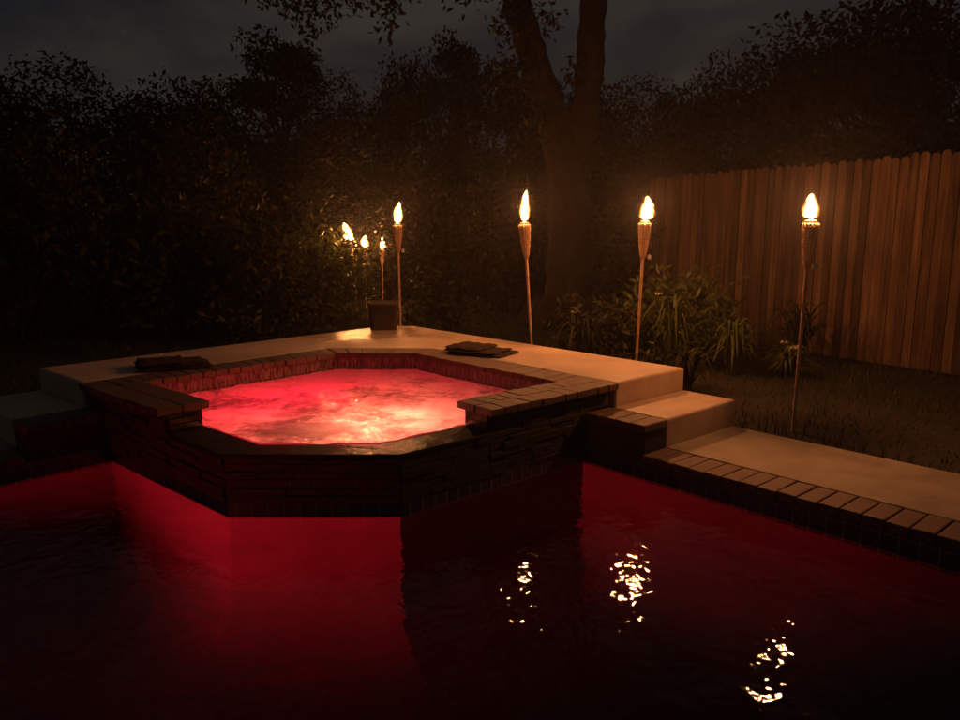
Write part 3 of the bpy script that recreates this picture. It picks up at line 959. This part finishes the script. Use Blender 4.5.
# (photo x, treeline y, distance, kind, width scale)
TREES = [(-35, 92, 19, 2, 1.0), (45, 80, 20, 0, 1.0), (130, 106, 20, 1, 1.1), (185, 104, 22, 2, .9), (232, 98, 20, 0, .8), (278, 46, 23, 3, 1.15),
 (300, 124, 17, 1, .9), (338, 92, 24, 0, .75), (378, 92, 23, 1, .8), (415, 78, 25, 2, .7), (455, 46, 26, 3, .8), (492, 84, 25, 0, .8), (530, 84, 28, 1, 1.1),
 (585, 104, 26, 2, .9), (640, 96, 24, 0, .9), (682, 100, 24, 1, .8), (722, 84, 22, 2, .75), (768, 108, 20, 0, .8), (812, 58, 19, 3, 1.25), (850, 38, 17, 0, 1.05),
 (905, 26, 17, 2, 1.0), (965, 14, 16, 0, 1.1)]
look = ['broad dark', 'narrow dark', 'wide low', 'tall slim']
used = set()
where = ['', '']
for i, (tx, ty, Y, kd, ws) in enumerate(TREES):
    top = px(tx, ty, Y)
    base_h = (6.2, 6.4, 5.6, 7.0)[kd]
    sz = (top[2]-G0)/(base_h*1.02)
    rz = random.Random(i*7+1).uniform(0, 6.28)
    if kd not in used:
        o = protos[kd]; used.add(kd); o.location = (top[0], Y, G0); o.rotation_euler.z = rz; o.scale = (ws, ws, sz)
    else: o = copy_tree(protos[kd], (top[0], Y, G0), rz, ws, sz)
    o['num'] = i
    side = ('at the far left edge', 'near the left edge', 'left of the torch cluster', 'behind the torch cluster', 'between the dark tub and the leaning torch',
            'behind the big forked tree', 'right of the big forked tree', 'behind the fence', 'behind the right torch', 'at the far right edge')
    o['label'] = '%s tree in the night treeline, number %d' % (look[kd], i+1)
    o['category'] = 'tree'; o['group'] = 'dark trees along the horizon'
LBL = ['leftmost dark tree of the treeline, cut by the left edge', 'broad dark tree second from the left end of the treeline', 'lower dark tree third from the left, over the left shrubs',
 'wide low tree above the dim left shrubs, dark against the sky', 'rounded tree just left of the tall slim left-hand tree', 'tall slim dark tree standing out of the left treeline',
 'short dark tree in front of the tall slim left-hand tree', 'rounded tree right above the far torch cluster', 'narrow tree above the torch behind the dark tub',
 'wide tree just left of the pointed middle tree', 'tall pointed tree in the middle, left of the leaning torch', 'rounded tree right of the pointed middle tree', 'tree mostly hidden behind the left fork of the big trunk',
 'low tree showing between and right of the big forked trunks', 'rounded tree above the torch by the leafy bush', 'low narrow tree above the left end of the fence',
 'flat-topped tree above the middle of the fence', 'low tree in the dip of the skyline over the fence', 'tall dark tree rising over the rightmost torch',
 'big dark tree right of the rightmost torch', 'second tree from the right end of the treeline', 'rightmost dark tree, cut by the right edge']
for o in list(COL.objects):
    if o.name.startswith('tree') and 'num' in o:
        o['label'] = LBL[o['num']]; del o['num']

# ---- big forked tree
def big_tree():
    t = empty('oak_tree', (1.55, 13.2, G0)); tag(t, 'big old tree with a thick forked trunk behind the leaning torch', 'tree')
    def W(x, y, Y=13.2):
        p_ = px(x, y, Y); return Vector((p_[0]-1.55, p_[1]-13.2, p_[2]-G0))
    m = MB()
    base = [W(566, 330), W(567, 300), W(567, 262), W(568, 215), W(570, 175), W(572, 150)]
    base[0].z = -.2
    m.tube(base, [.52, .42, .36, .35, .37, .36], 20)
    m.tube([W(570, 190), W(563, 150), W(548, 105), W(538, 72), W(527, 40), W(517, 0), W(500, -70, 13.0), W(470, -170, 12.6)], [.34, .33, .27, .27, .24, .24, .2, .14], 16)
    m.tube([W(574, 190), W(581, 145), W(587, 105), W(590, 70), W(591, 40), W(594, -5), W(604, -90), W(622, -200)], [.30, .27, .24, .235, .23, .22, .2, .14], 16)
    m.tube([W(549, 100), W(520, 84, 12.9), W(500, 70, 12.6)], [.16, .10, .04], 8)
    m.tube([W(500, -70, 13.0), W(430, -110, 12), W(330, -110, 11.5), W(250, -80, 11.5)], [.2, .15, .11, .05], 8)
    m.tube([W(604, -90), W(680, -150, 12.5), W(760, -190, 12)], [.17, .12, .05], 8)
    # root flare
    for a in range(7):
        an = a*.9+.3; m.tube([Vector((.3*math.cos(an), .3*math.sin(an), .55)), Vector((.62*math.cos(an), .62*math.sin(an), .12)), Vector((1.0*math.cos(an), 1.0*math.sin(an), -.12))], [.26, .18, .06], 8)
    tr_ = m.build('trunk', M['bark'], t, True)
    sd = tr_.modifiers.new('sub', 'SUBSURF'); sd.levels = sd.render_levels = 3
    tx_ = bpy.data.textures.new('bark_ridges', 'CLOUDS'); tx_.noise_scale = .28; tx_.noise_depth = 4
    dm = tr_.modifiers.new('ridges', 'DISPLACE'); dm.texture = tx_; dm.strength = .16; dm.mid_level = .5; dm.texture_coords = 'LOCAL'
    rg = random.Random(2); cl = []
    for i in range(80):
        x = rg.uniform(180, 860); y = rg.uniform(-330, -75)
        p_ = W(x, y, 13+rg.uniform(-2.5, 2.5)); s_ = rg.uniform(.5, .95)
        cl.append((p_.x, p_.y, p_.z, s_, s_, s_*.6, 190))
    for x, y, s_, n in ((298, 2, .30, 130), (322, 12, .22, 80), (350, -14, .4, 160), (386, 4, .22, 90), (392, 26, .12, 30), (312, 34, .13, 30), (285, -20, .4, 150), (430, -26, .4, 140), (250, -22, .4, 150), (506, 72, .26, 130), (498, 88, .2, 70), (640, -34, .3, 120), (560, -30, .35, 130), (505, 30, .2, 60), (528, 66, .24, 90), (545, 20, .16, 50), (470, -12, .3, 120), (574, 74, .16, 50), (536, 120, .3, 120), (520, 10, .3, 110)):
        p_ = W(x, y, 12.4); cl.append((p_.x, p_.y, p_.z, s_, s_, s_*.8, n))
    quads_obj('crown', leaf_arrays(cl, .13, .45, 6), M['leaf_dark'], t)
big_tree()

# ---- shrubs
def shrub(name, loc, W_, H_, k, n, leaf, asp, seed, mat, label, cat='shrub', group=None, droop=0):
    rg = random.Random(seed)
    t = empty(name, loc); tag(t, label, cat, group)
    cl = []
    for i in range(k):
        a = rg.uniform(0, 6.283); u = rg.random(); r = W_/2*math.sqrt(rg.random())*(1-.45*u)
        s_ = rg.uniform(.13, .24)*min(W_, H_)
        cl.append((r*math.cos(a), r*math.sin(a)*.8, H_*(.12+.78*u), s_, s_, s_, n))
    m = MB()
    for c in cl[::3]:
        m.tube([(c[0]*.15, c[1]*.15, -.05), (c[0]*.5, c[1]*.5, c[2]*.5), c[:3]], [.022, .015, .006], 5)
    m.build('stem', M['bark'], t, True)
    quads_obj('foliage', leaf_arrays(cl, leaf, asp, seed, droop=droop), M[mat], t)
    return t
GS = 'shrubs along the back of the garden'
shrub('shrub', (-7.2, 11.3, G0), 3.6, 3.0, 40, 130, .14, .42, 11, 'leaf_mid', 'dark shrub at the far left, almost lost in the night', group=GS)
shrub('shrub', (-4.9, 11.6, G0), 2.8, 2.0, 36, 120, .16, .40, 12, 'leaf_mid', 'big-leaved shrub left of the spa with a few dimly lit leaves', group=GS)
shrub('shrub', (-3.3, 11.0, G0), 2.0, 1.75, 30, 120, .13, .40, 13, 'leaf_mid', 'reddish lit shrub between the left shrub and the torch cluster', group=GS)
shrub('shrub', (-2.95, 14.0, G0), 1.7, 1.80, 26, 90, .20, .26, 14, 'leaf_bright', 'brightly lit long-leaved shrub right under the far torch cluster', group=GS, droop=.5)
shrub('shrub', (-5.6, 14.5, G0), 3.4, 3.6, 40, 120, .16, .4, 15, 'leaf_mid', 'tall dark shrub behind the left shrubs', group=GS)
shrub('shrub', (-.55, 12.6, G0), 2.0, 2.4, 34, 110, .14, .42, 16, 'leaf_mid', 'tall faint shrub between the tub torch and the leaning torch', group=GS)
shrub('shrub', (.7, 15.5, G0), 3.2, 2.6, 36, 120, .16, .42, 17, 'leaf_mid', 'dark shrub behind the leaning torch', group=GS)
shrub('shrub', (2.9, 13.2, G0), 2.2, 2.5, 34, 120, .15, .42, 18, 'leaf_mid', 'dark shrub between the big trunk and the end of the fence', group=GS)
shrub('shrub', (-1.9, 19.5, G0), 4.5, 3.3, 40, 120, .2, .42, 19, 'leaf_mid', 'dark shrub far behind the torch cluster', group=GS)
shrub('low_shrub', (1.55, 9.2, G0), 1.5, .8, 26, 90, .10, .40, 20, 'leaf_mid', 'low dark shrub with a few pale leaves left of the bamboo torch', group=GS)
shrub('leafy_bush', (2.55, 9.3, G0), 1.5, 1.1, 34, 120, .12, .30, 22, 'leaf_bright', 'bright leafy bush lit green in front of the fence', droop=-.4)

# strap-leaf plants
def strap_plant(loc, Rr, H_, n, seed, label, flowers=0, mat='leaf_bright'):
    rg = random.Random(seed)
    t = empty('strap_leaf_plant', loc); tag(t, label, 'plant', 'arching strap-leaf plants in the bed by the fence')
    V = []; 
    m = MB()
    for i in range(n):
        a = rg.uniform(0, 6.283); L = Rr*rg.uniform(.55, 1.1); h = H_*rg.uniform(.55, 1.1); wd = rg.uniform(.007, .022)
        K = 7; P_ = []
        pk = rg.uniform(.5, .95); dr = rg.uniform(.1, .8)
        for q in range(K+1):
            u = q/K
            r = L*u*(.6+.4*u); z = h*(1-(1-u/pk)**2) if u < pk else h*(1-((u-pk)/(1-pk))**2*dr*(1-pk)*2)
            P_.append((r*math.cos(a)+.03*math.cos(a*5), r*math.sin(a)+.03*math.sin(a*3), max(.01, z), wd*(1-u**3)+.001))
        b = len(m.v); sx, sy = -math.sin(a), math.cos(a)
        for x, y, z, w_ in P_:
            m.v += [(x+sx*w_, y+sy*w_, z+w_*.4), (x-sx*w_, y-sy*w_, z+w_*.4)]
        for q in range(K): m.f.append((b+2*q, b+2*q+1, b+2*q+3, b+2*q+2))
    m.build('leaves', M[mat], t, True)
    for k in range(flowers):
        mm = MB(); a = rg.uniform(0, 6.283); r = Rr*rg.uniform(.1, .5)
        x, y, z = r*math.cos(a), r*math.sin(a), H_*rg.uniform(.95, 1.15)
        for j in range(6):
            an = j*1.047+a; mm.v += [(x, y, z), (x+.05*math.cos(an)-.012*math.sin(an), y+.05*math.sin(an)+.012*math.cos(an), z+.03), (x+.085*math.cos(an), y+.085*math.sin(an), z+.015), (x+.05*math.cos(an)+.012*math.sin(an), y+.05*math.sin(an)-.012*math.cos(an), z+.03)]
            b = len(mm.v)-4; mm.f.append((b, b+1, b+2, b+3))
        mm.build('flower', M['petal'], t)
    return t
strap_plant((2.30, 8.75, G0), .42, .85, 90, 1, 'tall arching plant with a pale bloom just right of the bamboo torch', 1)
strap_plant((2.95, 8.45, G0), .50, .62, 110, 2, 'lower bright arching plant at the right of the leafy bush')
strap_plant((3.55, 8.3, G0), .42, .34, 80, 3, 'small arching plant with tiny pale flowers at the foot of the fence', 3)
strap_plant((1.25, 8.9, G0), .42, .62, 70, 4, 'small pale arching plant between the leaning torch and the bamboo torch', 1, 'leaf_mid')
strap_plant((3.95, 9.0, G0), .5, .75, 90, 5, 'dark arching plant close to the pickets, right of the bright plants', 0, 'leaf_mid')
strap_plant((2.2, 7.6, G0), .38, .40, 70, 6, 'low dark arching plant beside the deck corner', 0, 'leaf_mid')
strap_plant((5.6, 7.2, G0), .5, .6, 80, 7, 'dark arching plant right of the rightmost torch', 0, 'leaf_mid')

# ---- grass (one mass)
def grass():
    rg = np.random.default_rng(3)
    n = 60000
    pts = []
    x = rg.uniform(-9, 10, n); y = rg.uniform(2.5, 17, n)
    # outside the paving: right of the path/deck back line, or behind the deck, or the far left
    def tval(x, y): return (x-D0[0])*NX+(y-D0[1])*NY
    tr = tval(x, y); tlm = tval(2*XC-x, y)
    ok = ((tr > 1.30) & (x > XC)) | ((tlm > 1.30) & (x <= XC)) | (y > 9.34)
    dx = x-4.8; dy = y-9.6
    ok &= (dx*.845+dy*.534) < -.03
    x, y = x[ok], y[ok]; n = len(x)
    h = rg.uniform(.03, .10, n)*(1+.7*np.sin(x*2.1)*np.cos(y*1.7)); a = rg.uniform(0, 6.283, n); w_ = rg.uniform(.003, .007, n)
    lx = rg.normal(size=n)*.03; ly = rg.normal(size=n)*.03
    V = np.empty((n, 4, 3)); ca, sa = np.cos(a)*w_, np.sin(a)*w_
    V[:, 0] = np.stack([x-ca, y-sa, np.full(n, G0-.005)], 1); V[:, 1] = np.stack([x+ca, y+sa, np.full(n, G0-.005)], 1)
    V[:, 2] = np.stack([x+lx+ca*.2, y+ly+sa*.2, G0+h], 1); V[:, 3] = np.stack([x+lx-ca*.2, y+ly-sa*.2, G0+h], 1)
    o = quads_obj('grass', V.reshape(-1, 3), M['grass'])
    tag(o, 'short dark grass around the deck and path', 'grass', kind='stuff')
grass()

# ------------------------------------------------------------------ thin scattering volume added for the glow around the flames
HZ = .0023
if HZ:
    m_, nt_, out_ = newmat('flame_halo_haze')
    pv = nt_.nodes.new('ShaderNodeVolumePrincipled'); pv.inputs['Density'].default_value = HZ
    pv.inputs['Color'].default_value = (.8, .8, .8, 1); pv.inputs['Anisotropy'].default_value = .78
    nt_.links.new(pv.outputs[0], out_.inputs['Volume'])
    hz = prism('added_haze', [(-62, -62), (62, -62), (62, 72), (-62, 72)], -2.6, 17, m_); tag(hz, kind='stuff')
# ------------------------------------------------------------------ render settings
sc.render.engine = 'CYCLES'
sc.cycles.use_denoising = True
try: sc.cycles.denoiser = 'OPENIMAGEDENOISE'
except Exception: pass
sc.cycles.max_bounces = 8; sc.cycles.diffuse_bounces = 3; sc.cycles.glossy_bounces = 4
sc.cycles.transmission_bounces = 6; sc.cycles.transparent_max_bounces = 16
sc.cycles.sample_clamp_indirect = 3
sc.cycles.caustics_reflective = False; sc.cycles.caustics_refractive = False
sc.cycles.use_adaptive_sampling = True; sc.cycles.adaptive_threshold = .01
vs_ = sc.view_settings
vs_.view_transform = 'Standard'; vs_.look = 'None'; vs_.exposure = 0; vs_.gamma = 1
try: vs_.use_curve_mapping = False
except Exception: pass
